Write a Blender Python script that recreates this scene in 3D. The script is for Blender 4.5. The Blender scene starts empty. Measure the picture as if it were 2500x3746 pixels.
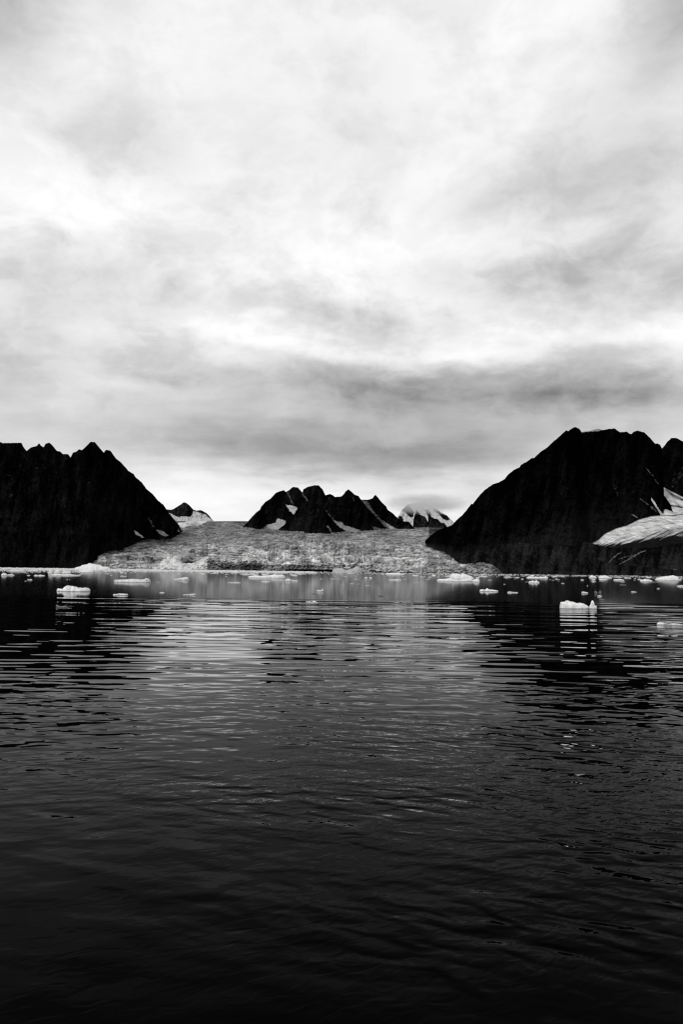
import bpy, math, random
import numpy as np
from mathutils import Matrix, Vector

random.seed(7)
rng = np.random.RandomState(7)
SC = bpy.context.scene
COL = SC.collection

# ------------------------------------------------------------------ camera
W0, H0, LENS = 2500.0, 3746.0, 28.0
F = LENS / 36.0 * H0
CH = 8.0
PITCH, ROLL = math.atan(208.0 / F), 0.0128
RM = Matrix.Rotation(math.pi / 2 + PITCH, 3, 'X') @ Matrix.Rotation(ROLL, 3, 'Z')
R = np.array(RM)
cam = bpy.data.cameras.new("camera")
cam.sensor_fit = 'VERTICAL'; cam.sensor_height = 36.0; cam.sensor_width = 24.0; cam.lens = LENS
cam.clip_start = 0.5; cam.clip_end = 90000
camo = bpy.data.objects.new("camera", cam); COL.objects.link(camo)
camo.matrix_world = Matrix.Translation((0, 0, CH)) @ RM.to_4x4()
SC.camera = camo


def ray(px, py):
    px = np.asarray(px, float); py = np.asarray(py, float)
    x = (px - W0 / 2) / F; y = (H0 / 2 - py) / F
    return (R[0, 0] * x + R[0, 1] * y - R[0, 2], R[1, 0] * x + R[1, 1] * y - R[1, 2], R[2, 0] * x + R[2, 1] * y - R[2, 2])


def at(px, py, D):
    dx, dy, dz = ray(px, py)
    k = D / dy
    return np.stack([dx * k, D + 0 * k, CH + dz * k], -1)


def onwater(px, py):
    dx, dy, dz = ray(px, py)
    k = -CH / dz
    return float(dx * k), float(dy * k)


def elev(px, py):
    dx, dy, dz = ray(px, py)
    return dz / dy


def shore(px):
    return 2077 + 0.0128 * np.asarray(px, float)


# ------------------------------------------------------------------ noise
PERM = rng.permutation(4096)
GX = np.cos(rng.rand(4096) * 2 * np.pi); GY = np.sin(rng.rand(4096) * 2 * np.pi)
_a = rng.rand(4096) * 2 * np.pi; GX = np.cos(_a); GY = np.sin(_a)


def perlin(x, y, seed=0):
    xi = np.floor(x).astype(int); yi = np.floor(y).astype(int)
    xf = x - xi; yf = y - yi
    def g(i, j):
        h = PERM[(PERM[(i + seed * 131) & 4095] + j) & 4095]
        return GX[h] * (xf - (i - xi)) + GY[h] * (yf - (j - yi))
    u = xf ** 3 * (xf * (xf * 6 - 15) + 10); v = yf ** 3 * (yf * (yf * 6 - 15) + 10)
    a = g(xi, yi); b = g(xi + 1, yi); c = g(xi, yi + 1); d = g(xi + 1, yi + 1)
    return ((a + (b - a) * u) + ((c + (d - c) * u) - (a + (b - a) * u)) * v) * 1.5


def fbm(x, y, o=4, seed=0, ridged=False):
    s = 0; amp = 1.0; t = 0
    for k in range(o):
        n = perlin(x * 2 ** k + 17.3 * k, y * 2 ** k - 9.1 * k, seed + k)
        if ridged: n = 1 - 2 * np.abs(n)
        s = s + amp * n; t += amp; amp *= 0.52
    return s / t


def worley(x, y, seed=0):
    xi = np.floor(x).astype(int); yi = np.floor(y).astype(int)
    f1 = np.full(x.shape, 9.0); f2 = np.full(x.shape, 9.0); idv = np.zeros(x.shape)
    for dx in (-1, 0, 1):
        for dy in (-1, 0, 1):
            i = xi + dx; j = yi + dy
            h = PERM[(PERM[(i + seed * 57) & 4095] + j) & 4095]
            px = i + (h % 64) / 64.0; py = j + ((h // 64) % 64) / 64.0
            d = np.hypot(px - x, py - y)
            m = d < f1
            f2 = np.where(m, f1, np.minimum(f2, d)); idv = np.where(m, h / 4096.0, idv); f1 = np.where(m, d, f1)
    return f1, f2, idv


def inpoly(px, py, poly):
    c = np.zeros(px.shape, bool)
    n = len(poly)
    for i in range(n):
        x0, y0 = poly[i]; x1, y1 = poly[i - 1]
        cond = ((y0 > py) != (y1 > py))
        xx = (x1 - x0) * (py - y0) / ((y1 - y0) if y1 != y0 else 1e-9) + x0
        c ^= cond & (px < xx)
    return c


def segdist(px, py, pts):
    d = np.full(px.shape, 1e9)
    for (x0, y0), (x1, y1) in zip(pts[:-1], pts[1:]):
        L = (x1 - x0) ** 2 + (y1 - y0) ** 2
        t = np.clip(((px - x0) * (x1 - x0) + (py - y0) * (y1 - y0)) / L, 0, 1)
        d = np.minimum(d, np.hypot(px - x0 - t * (x1 - x0), py - y0 - t * (y1 - y0)))
    return d


# ------------------------------------------------------------------ mesh helpers
def grid_obj(name, P, mat, attrs=None, smooth=True, link=True):
    nr, nc = P.shape[:2]
    me = bpy.data.meshes.new(name)
    idx = np.arange(nr * nc).reshape(nr, nc)
    q = np.stack([idx[:-1, :-1], idx[1:, :-1], idx[1:, 1:], idx[:-1, 1:]], -1).reshape(-1, 4)
    me.vertices.add(nr * nc); me.vertices.foreach_set("co", P.reshape(-1).astype(np.float32))
    nf = len(q)
    me.loops.add(nf * 4); me.loops.foreach_set("vertex_index", q.reshape(-1).astype(np.int32))
    me.polygons.add(nf); me.polygons.foreach_set("loop_start", np.arange(0, nf * 4, 4, dtype=np.int32))
    me.polygons.foreach_set("use_smooth", np.full(nf, smooth))
    me.update(calc_edges=True)
    for k, a in (attrs or {}).items():
        at_ = me.attributes.new(k, 'FLOAT', 'POINT'); at_.data.foreach_set("value", a.reshape(-1).astype(np.float32))
    me.materials.append(mat)
    o = bpy.data.objects.new(name, me)
    if link: COL.objects.link(o)
    return o


def struct(o, label=None, kind='structure', cat=None):
    o["kind"] = kind
    if label: o["label"] = label
    if cat: o["category"] = cat
    return o


def thing(o, label, cat, group=None):
    o["label"] = label; o["category"] = cat
    if group: o["group"] = group
    return o


# ------------------------------------------------------------------ material helpers
class NT:
    def __init__(s, tree): s.t = tree; s.n = tree.nodes; s.l = tree.links
    def new(s, typ, **kw):
        n = s.n.new(typ)
        for k, v in kw.items(): setattr(n, k, v)
        return n
    def link(s, a, b): s.l.new(a, b)
    def setin(s, sock, v):
        if hasattr(v, 'links') or hasattr(v, 'is_linked'): s.l.new(v, sock)
        else: sock.default_value = v
    def math(s, op, a, b=0.0, c=0.0, clamp=False):
        n = s.new('ShaderNodeMath', operation=op, use_clamp=clamp)
        s.setin(n.inputs[0], a); s.setin(n.inputs[1], b); s.setin(n.inputs[2], c)
        return n.outputs[0]
    def rng(s, v, a, b, c, d, smooth=False):
        n = s.new('ShaderNodeMapRange'); n.interpolation_type = 'SMOOTHSTEP' if smooth else 'LINEAR'
        s.setin(n.inputs[0], v)
        for i, x in enumerate((a, b, c, d)): n.inputs[i + 1].default_value = x
        return n.outputs[0]
    def noise(s, vec, scale, detail=4, rough=0.55, dist=0.0, lac=2.0):
        n = s.new('ShaderNodeTexNoise'); s.link(vec, n.inputs['Vector'])
        n.inputs['Scale'].default_value = scale; n.inputs['Detail'].default_value = detail
        n.inputs['Roughness'].default_value = rough; n.inputs['Distortion'].default_value = dist
        n.inputs['Lacunarity'].default_value = lac
        return n.outputs['Fac']
    def mapping(s, vec, scale=(1, 1, 1), loc=(0, 0, 0), rot=(0, 0, 0), typ='POINT'):
        n = s.new('ShaderNodeMapping', vector_type=typ); s.link(vec, n.inputs['Vector'])
        n.inputs['Location'].default_value = loc; n.inputs['Rotation'].default_value = rot; n.inputs['Scale'].default_value = scale
        return n.outputs[0]
    def mix(s, f, a, b):
        n = s.new('ShaderNodeMix', data_type='FLOAT'); s.setin(n.inputs[0], f); s.setin(n.inputs[2], a); s.setin(n.inputs[3], b)
        return n.outputs[0]


def new_mat(name):
    m = bpy.data.materials.new(name); m.use_nodes = True
    nt = NT(m.node_tree); b = m.node_tree.nodes['Principled BSDF']
    return m, nt, b


def grey(nt, v):
    n = nt.new('ShaderNodeCombineColor')
    for i in range(3): nt.setin(n.inputs[i], v)
    return n.outputs[0]


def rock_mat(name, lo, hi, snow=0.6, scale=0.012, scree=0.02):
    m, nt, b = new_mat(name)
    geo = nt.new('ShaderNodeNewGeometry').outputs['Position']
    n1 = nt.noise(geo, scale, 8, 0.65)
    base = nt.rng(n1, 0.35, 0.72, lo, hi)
    scr = nt.new('ShaderNodeAttribute', attribute_name='scree').outputs['Fac']
    base = nt.math('MULTIPLY', base, nt.rng(scr, 0, 5.0, .35, 8.0))
    # small pale flecks of old snow and lichen lying on ledges
    n2 = nt.noise(nt.mapping(geo, (1, 1, 2.5)), scale * 5, 6, 0.6)
    n3 = nt.noise(geo, scale * 0.7, 3, 0.5)
    fl = nt.math('MULTIPLY', nt.rng(n2, 0.62, 0.72, 0, 1, True), nt.rng(n3, 0.5, 0.62, 0, 1, True))
    base = nt.mix(fl, base, scree)
    at_ = nt.new('ShaderNodeAttribute', attribute_name='snow').outputs['Fac']
    nn = nt.noise(nt.mapping(geo, (1, 1, 1.6)), scale * 6, 6, 0.65)
    s = nt.math('MULTIPLY', nt.math('ADD', at_, nt.math('MULTIPLY', nt.math('SUBTRACT', nn, 0.5), 0.5)), nt.rng(at_, 0.0, 0.08, 0, 1))
    f = nt.rng(s, 0.05, 0.95, 0, 1)
    base = nt.mix(f, base, snow)
    nt.link(grey(nt, base), b.inputs['Base Color'])
    b.inputs['Roughness'].default_value = 0.95
    b.inputs['Specular IOR Level'].default_value = 0.0
    bp = nt.new('ShaderNodeBump'); bp.inputs['Strength'].default_value = 0.8; bp.inputs['Distance'].default_value = 6
    nt.link(nt.noise(geo, scale * 4, 8, 0.7), bp.inputs['Height']); nt.link(bp.outputs[0], b.inputs['Normal'])
    return m


def ice_mat(name, val=0.85, dark=0.5, notch=0.3):
    m, nt, b = new_mat(name)
    tc = nt.new('ShaderNodeTexCoord').outputs['Object']
    n1 = nt.noise(tc, 1.3, 6, 0.6)
    base = nt.rng(n1, 0.3, 0.62, dark, val, True)
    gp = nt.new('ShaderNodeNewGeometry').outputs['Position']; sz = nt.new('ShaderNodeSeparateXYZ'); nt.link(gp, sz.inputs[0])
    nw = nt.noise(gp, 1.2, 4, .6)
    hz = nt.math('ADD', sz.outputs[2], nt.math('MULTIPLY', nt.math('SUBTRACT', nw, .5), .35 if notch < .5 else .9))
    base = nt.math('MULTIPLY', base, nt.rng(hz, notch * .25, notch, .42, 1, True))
    nt.link(grey(nt, base), b.inputs['Base Color'])
    b.inputs['Roughness'].default_value = 0.45
    b.inputs['Specular IOR Level'].default_value = 0.3
    bp = nt.new('ShaderNodeBump'); bp.inputs['Strength'].default_value = 0.5; bp.inputs['Distance'].default_value = 0.08
    nt.link(nt.noise(tc, 5, 6, 0.6), bp.inputs['Height']); nt.link(bp.outputs[0], b.inputs['Normal'])
    return m


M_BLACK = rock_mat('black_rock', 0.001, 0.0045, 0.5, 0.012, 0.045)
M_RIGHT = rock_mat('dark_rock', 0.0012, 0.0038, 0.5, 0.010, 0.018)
M_MID = rock_mat('grey_rock', 0.0022, 0.007, 0.5, 0.006, 0.014)
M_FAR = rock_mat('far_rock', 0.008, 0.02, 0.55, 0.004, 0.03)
M_MOR = rock_mat('moraine_gravel', 0.006, 0.0145, 0.5, 0.03, 0.06)
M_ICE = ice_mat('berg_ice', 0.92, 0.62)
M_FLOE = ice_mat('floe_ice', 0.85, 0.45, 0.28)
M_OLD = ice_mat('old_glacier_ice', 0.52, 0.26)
M_DIM = ice_mat('wet_clear_ice', 0.2, 0.08)


def glacier_mat(name):
    m, nt, b = new_mat(name)
    geo = nt.new('ShaderNodeNewGeometry').outputs['Position']
    a = lambda k: nt.new('ShaderNodeAttribute', attribute_name=k).outputs['Fac']
    n1 = nt.noise(nt.mapping(geo, (1, 0.6, 1.6)), 0.04, 4, 0.55)
    n2 = nt.noise(nt.mapping(geo, (1, 0.2, 1)), 0.008, 4, 0.6)
    base = nt.math('MULTIPLY', nt.rng(n1, 0.32, 0.68, 0.18, 0.50), nt.rng(n2, 0.3, 0.7, 0.75, 1.25))
    base = nt.math('MULTIPLY', base, a('tone'))
    base = nt.mix(a('snow'), base, 0.9)
    base = nt.mix(a('dirt_or_shade'), base, 0.004)
    nt.link(grey(nt, base), b.inputs['Base Color'])
    b.inputs['Roughness'].default_value = 0.9; b.inputs['Specular IOR Level'].default_value = 0.0
    bp = nt.new('ShaderNodeBump'); bp.inputs['Strength'].default_value = 1.0; bp.inputs['Distance'].default_value = 7
    nt.link(nt.noise(nt.mapping(geo, (1, 0.6, 1.8)), 0.06, 5, 0.6, 0.6), bp.inputs['Height']); nt.link(bp.outputs[0], b.inputs['Normal'])
    return m


M_GL = glacier_mat('glacier_ice')

# ------------------------------------------------------------------ glacier surface law
GS, GD0, GZ0 = 0.085, 1950.0, 25.0
YH = lambda px: 2065 + 0.0128 * np.asarray(px, float)


def gdepth(px, py):
    a = elev(px, py)
    return np.clip((GS * GD0 + CH - GZ0) / np.maximum(GS - a, 0.012), GD0, 9000)


def interp(poly, x):
    p = np.array(poly, float)
    return np.interp(x, p[:, 0], p[:, 1])


# ------------------------------------------------------------------ mountains
def mountain(name, ridge, foot, mat, label, depth=None, slope=1.1, step=2.2, rows=120, amp=26, nscale=0.016, seed=1,
             patches=(), lines=(), rocks=(), jag=2.2, screeb=0.5, apron=0, backslope=0.9, x0=None, x1=None, gull=1.0):
    """A massif: the ridge line, a gullied front face down to the foot line, and a back slope falling away behind."""
    rx0 = ridge[0][0] if x0 is None else x0; rx1 = ridge[-1][0] if x1 is None else x1
    px = np.arange(rx0, rx1 + step * .5, step)
    ry = interp(ridge, px); fy = interp(foot, px)
    ry = ry + jag * fbm(px * 0.09, px * 0 + seed, 4, seed)
    ry = np.minimum(ry, fy - 0.5)
    if depth is None: fD = gdepth(px, fy)
    elif callable(depth): fD = depth(px, fy)
    else: fD = interp(depth, px)
    dz = fD * (fy - ry) / F
    rD = fD + slope * dz
    k = 41; ker = np.ones(k) / k
    rD = np.convolve(np.pad(rD, k // 2, mode='edge'), ker, 'valid')
    rD = np.maximum(rD, fD + 0.35 * dz)
    v = np.linspace(0, 1, rows)[:, None]
    PY = ry + (fy - ry) * v
    D = rD + (fD - rD) * (v ** 0.9)
    PX = np.broadcast_to(px, PY.shape)
    env = np.sin(np.pi * np.clip(v, 0, 1)) ** 0.6
    g1 = fbm(PX * .035 + PY * .006, PY * .008 + PX * .004, 5, seed + 60); g2 = fbm(PX * .12, PY * .10, 5, seed + 61)
    scree = np.clip(.5 + 1.9 * g1 + 1.1 * g2 + screeb * (v - .5) + apron * (3.8 * np.clip((v - .60 + .12 * fbm(PX * .006, PY * .006, 3, 5)) * 3.2, 0, 1) * (.85 + .2 * g2)), 0, 5)
    wx = PX + 14 * fbm(PX * 0.012, PY * 0.012, 3, seed + 5)
    n = gull * fbm(wx * nscale, PY * nscale * 0.35, 5, seed, True) + 0.6 * fbm(PX * nscale * 2.5, PY * nscale * 2.0, 4, seed + 9)
    D = D + env * n * amp * (fD / 2000)
    # snow / scree masks, ragged edges
    jx = 3.0 * fbm(PX * 0.12, PY * 0.12, 3, seed + 20); jy = 3.0 * fbm(PX * 0.12 + 50, PY * 0.12, 3, seed + 21)
    S = np.zeros(PX.shape)
    for poly, val in patches: S = np.where(inpoly(PX + jx, PY + jy, poly), np.maximum(S, val), S)
    for pts, w, val in lines: S = np.maximum(S, val * np.clip(1.4 - segdist(PX + 1.1 * jx, PY + 1.1 * jy, pts) / w + .9 * fbm(PX * .10, PY * .10, 3, seed + 33), 0, 1))
    for poly in rocks: S = np.where(inpoly(PX + .5 * jx, PY + .5 * jy, poly), 0, S)
    P = at(PX, PY, D)
    # below the foot: dive under whatever lies in front
    f2 = P[-1].copy(); f2[:, 1] += 30; f2[:, 2] -= 60
    # back slope
    nb = 24
    t = np.linspace(1, 0, nb + 1)[:-1][:, None]
    top = P[0]
    zb = np.maximum(top[:, 2] + 20, 10)
    B = np.zeros((nb, len(px), 3))
    sc = 1 + t * zb * backslope / top[:, 1]
    B[..., 0] = top[:, 0] * sc; B[..., 1] = top[:, 1] * sc
    B[..., 2] = top[:, 2] - t * zb + 8 * np.sin(np.pi * t) * fbm(B[..., 0] * 0.02, B[..., 1] * 0.02, 4, seed + 3)
    P = np.concatenate([B, P, f2[None]], 0)
    S = np.concatenate([np.zeros((nb, len(px))), S, S[-1:]], 0)
    scree = np.concatenate([np.repeat(scree[:1], nb, 0), scree, scree[-1:]], 0)
    o = grid_obj(name, P, mat, {'snow': S, 'scree': scree})
    return struct(o, label, cat=None)


LEFT_RIDGE = [(-900, 1700), (-700, 1640), (-500, 1600), (-300, 1640), (-150, 1600), (0, 1617), (9, 1621), (45, 1620), (78, 1620), (85, 1635), (91, 1643), (96, 1650), (112, 1637), (134, 1631), (142, 1621),
              (150, 1631), (159, 1636), (165, 1624), (179, 1619), (190, 1628), (208, 1650), (219, 1651), (229, 1661), (248, 1661), (257, 1673), (266, 1656), (277, 1653), (288, 1643), (298, 1647),
              (312, 1635), (331, 1616), (346, 1617), (357, 1630), (379, 1656), (388, 1645), (404, 1649), (422, 1675), (446, 1695), (469, 1722), (489, 1734), (495, 1745), (518, 1764), (536, 1789),
              (558, 1807), (580, 1833), (598, 1847), (620, 1880), (643, 1907), (658, 1925), (668, 1944)]
LEFT_FOOT = [(-900, 2066), (0, 2077), (268, 2080), (300, 2066), (314, 2045), (357, 2037), (388, 2017), (446, 2014), (504, 1984), (536, 1974), (590, 1975), (625, 1970), (650, 1958), (668, 1946)]
def d_left(px, fy):
    return np.where(px < 300, 1948.0, gdepth(px, fy))
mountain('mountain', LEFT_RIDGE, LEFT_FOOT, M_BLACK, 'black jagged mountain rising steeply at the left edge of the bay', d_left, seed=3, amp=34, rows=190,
         patches=[([(491, 1940), (500, 1946), (527, 1965), (520, 1967), (497, 1955)], .9), ([(569, 1938), (583, 1938), (600, 1946), (618, 1960), (600, 1962), (580, 1950)], .55),
                  ([(655, 1922), (672, 1926), (672, 1950), (650, 1944)], .55)],
         lines=[([(543, 1896), (552, 1912), (561, 1927)], 3, .25), ([(250, 1825), (262, 1838), (280, 1850)], 5, .05),
                ([(180, 1800), (205, 1812)], 4, .06), ([(300, 1960), (345, 1998)], 7, .035), ([(185, 1710), (195, 1720), (215, 1740)], 6, .05), ([(160, 2000), (165, 2040)], 4, .03), ([(385, 1785), (405, 1795)], 4, .04)])

FARL_RIDGE = [(560, 1880), (590, 1866), (607, 1863), (626, 1865), (632, 1863), (646, 1855), (663, 1844), (672, 1837), (682, 1840), (691, 1847), (707, 1864), (718, 1868), (734, 1866), (745, 1871), (757, 1878), (766, 1887), (772, 1896), (782, 1906)]
FARL_FOOT = [(560, 1912), (668, 1914), (720, 1910), (782, 1908)]
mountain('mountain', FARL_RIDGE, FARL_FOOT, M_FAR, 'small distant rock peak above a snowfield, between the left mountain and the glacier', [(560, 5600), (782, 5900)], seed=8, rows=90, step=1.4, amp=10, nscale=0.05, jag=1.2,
         patches=[([(600, 1874), (622, 1877), (636, 1884), (650, 1891), (672, 1889), (697, 1891), (703, 1882), (708, 1868), (730, 1876), (752, 1882), (768, 1897), (790, 1910), (560, 1930)], 1.0)])

# snow patch at the foot of the left mountain, beside the glacier
CR = [(884, 1932), (896, 1920), (906, 1910), (914, 1899), (936, 1876), (950, 1865), (956, 1853), (971, 1836), (990, 1824), (1009, 1803), (1024, 1797), (1038, 1793), (1047, 1800), (1059, 1792), (1072, 1781), (1090, 1783),
      (1107, 1802), (1110, 1790), (1126, 1781), (1143, 1777), (1153, 1775), (1168, 1776), (1182, 1792), (1191, 1812), (1207, 1807), (1218, 1811), (1226, 1818), (1249, 1816), (1259, 1807), (1266, 1796), (1276, 1790), (1287, 1799),
      (1299, 1810), (1312, 1814), (1322, 1828), (1350, 1828), (1364, 1822), (1374, 1809), (1385, 1822), (1400, 1840), (1414, 1853), (1419, 1865), (1436, 1876), (1456, 1895), (1465, 1903), (1480, 1908), (1496, 1907), (1505, 1918), (1515, 1930), (1519, 1934)]
CF = [(884, 1934), (896, 1928), (948, 1937), (966, 1932), (1022, 1936), (1050, 1940), (1138, 1953), (1203, 1951), (1325, 1940), (1414, 1934), (1471, 1935), (1519, 1936)]
# hind massif and the nearer spur that stands before it
mountain('mountain', CR, CF, M_MID, 'dark rocky massif of several peaks standing in the middle of the glacier', None, seed=12, rows=150, step=1.6, amp=20, nscale=0.03, jag=1.5, slope=0.9,
         patches=[([(1045, 1847), (1061, 1848), (1090, 1857), (1084, 1868), (1076, 1881), (1062, 1870)], 1.0),
                  ([(1008, 1912), (1015, 1897), (1030, 1900), (1048, 1906), (1040, 1922), (1022, 1938), (950, 1940), (975, 1921), (990, 1918)], .75),
                  ([(1215, 1900), (1228, 1906), (1253, 1910), (1258, 1920), (1290, 1930), (1322, 1941), (1270, 1944), (1240, 1926)], .8),
                  ([(1322, 1828), (1340, 1832), (1352, 1842), (1360, 1860), (1380, 1885), (1400, 1905), (1430, 1922), (1456, 1936), (1425, 1936), (1408, 1926), (1379, 1892), (1348, 1860)], .3),
                  ([(1400, 1903), (1420, 1917), (1450, 1936), (1430, 1936)], .7), ([(1188, 1930), (1196, 1932), (1212, 1943), (1203, 1945)], .8), ([(1360, 1925), (1400, 1934), (1420, 1938), (1370, 1938)], .25)],
         lines=[([(1054, 1804), (1064, 1828), (1074, 1846)], 3.2, .16), ([(1108, 1808), (1118, 1820), (1127, 1834)], 3, .2), ([(1197, 1872), (1206, 1886), (1222, 1902)], 5, .14), ([(1293, 1818), (1296, 1830)], 2, .16),
                ([(1280, 1865), (1266, 1900)], 4, .05), ([(1316, 1878), (1308, 1896)], 3, .08), ([(1010, 1868), (1020, 1886)], 7, .04), ([(1204, 1812), (1206, 1824)], 3, .08)])
SP_R = [(1018, 1937), (1040, 1920), (1058, 1905), (1072, 1888), (1086, 1866), (1100, 1846), (1122, 1832), (1140, 1832), (1165, 1845), (1190, 1870), (1215, 1898), (1232, 1920), (1238, 1938)]
SP_F = [(1018, 1938), (1050, 1941), (1138, 1954), (1203, 1952), (1238, 1946)]
mountain('mountain', SP_R, SP_F, M_MID, 'nearer rounded spur of the middle massif, its foot on the crevassed glacier', lambda x, y: gdepth(x, y) - 5, seed=31, rows=90, step=1.8, amp=16, nscale=0.03, jag=2, slope=0.55,
         lines=[([(1110, 1895), (1095, 1925)], 12, .045), ([(1140, 1870), (1150, 1930)], 5, .03), ([(1200, 1925), (1212, 1945)], 3, .5)])

FR_R = [(1440, 1905), (1458, 1889), (1470, 1868), (1490, 1846), (1520, 1838), (1560, 1846), (1590, 1856), (1620, 1876), (1636, 1884), (1650, 1900), (1668, 1915), (1700, 1925)]
FR_F = [(1440, 1925), (1515, 1930), (1600, 1930), (1700, 1930)]
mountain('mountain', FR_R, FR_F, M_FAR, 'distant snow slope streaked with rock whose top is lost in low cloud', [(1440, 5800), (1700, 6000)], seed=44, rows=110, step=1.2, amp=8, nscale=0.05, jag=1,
         patches=[([(1430, 1800), (1720, 1800), (1720, 1940), (1430, 1940)], 1.0)],
         rocks=[[(1457, 1910), (1458, 1892), (1464, 1886), (1471, 1889), (1477, 1900), (1478, 1912)], [(1470, 1868), (1480, 1850), (1500, 1848), (1508, 1862), (1516, 1875), (1512, 1892), (1503, 1893), (1492, 1884), (1484, 1874)],
                [(1555, 1865), (1562, 1862), (1578, 1876), (1576, 1893), (1566, 1888)], [(1586, 1866), (1592, 1860), (1606, 1868), (1614, 1877), (1636, 1886), (1648, 1900), (1636, 1905), (1622, 1898), (1606, 1880), (1594, 1874)]])
def small_peak(R_, F_, D, label, seed, snowp=()):
    return mountain('mountain', R_, F_, M_FAR, label, [(R_[0][0], D), (R_[-1][0], D)], seed=seed, rows=60, step=1.0, amp=8, nscale=0.06, jag=1.2, slope=0.5, patches=snowp)
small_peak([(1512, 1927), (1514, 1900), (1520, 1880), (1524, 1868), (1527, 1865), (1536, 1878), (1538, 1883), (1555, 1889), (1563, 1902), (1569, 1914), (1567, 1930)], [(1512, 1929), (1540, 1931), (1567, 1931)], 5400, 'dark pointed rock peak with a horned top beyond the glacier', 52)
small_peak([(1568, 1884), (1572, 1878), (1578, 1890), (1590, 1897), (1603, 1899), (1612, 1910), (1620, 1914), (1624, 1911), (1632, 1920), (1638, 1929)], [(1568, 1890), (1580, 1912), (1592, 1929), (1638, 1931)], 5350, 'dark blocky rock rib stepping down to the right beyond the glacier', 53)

# right hand mountains
RR = [(1556, 1978), (1564, 1970), (1596, 1943), (1621, 1932), (1653, 1922), (1672, 1902), (1694, 1883), (1717, 1854), (1726, 1843), (1731, 1844), (1745, 1825), (1761, 1806), (1781, 1787), (1806, 1771), (1825, 1765), (1848, 1752),
      (1860, 1736), (1880, 1720), (1902, 1709), (1907, 1701), (1930, 1688), (1946, 1676), (1956, 1675), (1972, 1659), (1978, 1654), (2003, 1637), (2020, 1621), (2052, 1593), (2073, 1574), (2081, 1577), (2094, 1567), (2106, 1562), (2120, 1567),
      (2130, 1581), (2160, 1576), (2188, 1568), (2210, 1573), (2231, 1569), (2252, 1567), (2259, 1574), (2271, 1581), (2296, 1579), (2304, 1586), (2313, 1588), (2317, 1581), (2334, 1575), (2357, 1581), (2371, 1592), (2383, 1605), (2399, 1623),
      (2408, 1622), (2417, 1627), (2424, 1640), (2428, 1700), (2432, 1812), (2455, 1844), (2468, 1884), (2478, 1898)]
RF = [(1556, 1984), (1564, 1995), (1589, 2008), (1625, 2021), (1648, 2036), (1660, 2050), (1680, 2066), (1800, 2085), (2100, 2050), (2160, 2010), (2300, 1990), (2478, 1965)]
def d_right(px, fy):
    d = gdepth(px, fy)
    e = interp([(1652, 2060), (1800, 2040), (2100, 2250), (2160, 2500), (2300, 2700), (2478, 2850)], px)
    return np.where(px < 1652, np.minimum(d, 3200), e)
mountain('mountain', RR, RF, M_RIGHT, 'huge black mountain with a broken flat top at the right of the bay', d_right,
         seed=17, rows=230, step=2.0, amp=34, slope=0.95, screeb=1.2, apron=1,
         patches=[([(2130, 1583), (2160, 1576), (2188, 1560), (2212, 1570), (2190, 1577), (2150, 1580)], .8), ([(2238, 1755), (2246, 1768), (2262, 1776), (2265, 1800), (2262, 1820), (2255, 1808), (2245, 1780)], .07)],
         lines=[([(2346, 1825), (2368, 1842), (2394, 1861)], 2.2, .22), ([(2385, 1855), (2405, 1870), (2440, 1884)], 3.5, .35), ([(2314, 1882), (2338, 1895)], 1.8, .5), ([(2365, 1710), (2378, 1727), (2392, 1741)], 1.0, .3), ([(2398, 1755), (2411, 1770)], 1.2, .4),
                ([(2392, 1715), (2396, 1745), (2394, 1780)], 8, .035), ([(2316, 1795), (2334, 1812)], 3, .06), ([(2240, 1700), (2270, 1735)], 3, .05), ([(2010, 1830), (2000, 1940)], 12, .012), ([(2150, 1700), (2180, 1720)], 4, .03)])
R2 = [(2380, 1700), (2424, 1640), (2432, 1632), (2445, 1614), (2459, 1602), (2476, 1602), (2500, 1614), (2560, 1600), (2640, 1570), (2750, 1590), (2900, 1660), (3100, 1760)]
mountain('mountain', R2, [(2380, 1850), (2500, 1900), (3100, 1950)], M_RIGHT, 'black domed peak behind the right mountain, cut by the picture edge', [(2380, 3300), (3100, 3200)], seed=23, rows=150, step=2.4, amp=30, slope=0.8,
         patches=[([(2458, 1710), (2470, 1725), (2482, 1735), (2500, 1700), (2504, 1735), (2478, 1770), (2462, 1790), (2455, 1770), (2466, 1748)], .07)], lines=[([(2418, 1660), (2416, 1720), (2412, 1772)], 4, .06), ([(2384, 1685), (2384, 1710)], 2, .06)])

# dark outwash slope between the moraine and the tributary glacier, with melt streams
mountain('hillside', [(1900, 1995), (1990, 1990), (2080, 1975), (2160, 1985), (2200, 1998), (2260, 2004), (2390, 2004), (2441, 1993), (2520, 1985), (2700, 1990), (2900, 2010)], [(1900, 2095), (2200, 2098), (2520, 2102), (2900, 2106)], M_MOR,
         'dark gravel slope with thin melt streams below the tributary glacier', [(1900, 2080), (2900, 2060)], seed=60, rows=120, step=2.0, amp=14, slope=3.0, jag=1.5, nscale=0.03,
         lines=[([(2276, 2020), (2262, 2027), (2250, 2037), (2240, 2047), (2228, 2059)], 1.7, .3), ([(2364, 2014), (2345, 2020), (2330, 2030), (2312, 2040), (2296, 2050), (2268, 2064)], 1.7, .3), ([(2330, 2028), (2300, 2035), (2268, 2045)], 1.2, .2),
                ([(2462, 2084), (2480, 2087), (2494, 2098)], 1.6, .4), ([(2462, 2084), (2464, 2098)], 1.4, .25), ([(2485, 2100), (2500, 2094)], 2, .3)])
MR = [(1640, 2080), (1660, 2050), (1700, 2028), (1760, 2008), (1830, 1992), (1900, 1984), (1960, 1990), (2020, 1996), (2055, 1993), (2108, 2000), (2135, 2012), (2160, 2026), (2185, 2044), (2213, 2058), (2266, 2068), (2371, 2075), (2459, 2084), (2560, 2092), (2700, 2100)]
MF = [(1640, 2098), (1800, 2101), (2000, 2104), (2500, 2110), (2700, 2112)]
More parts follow.
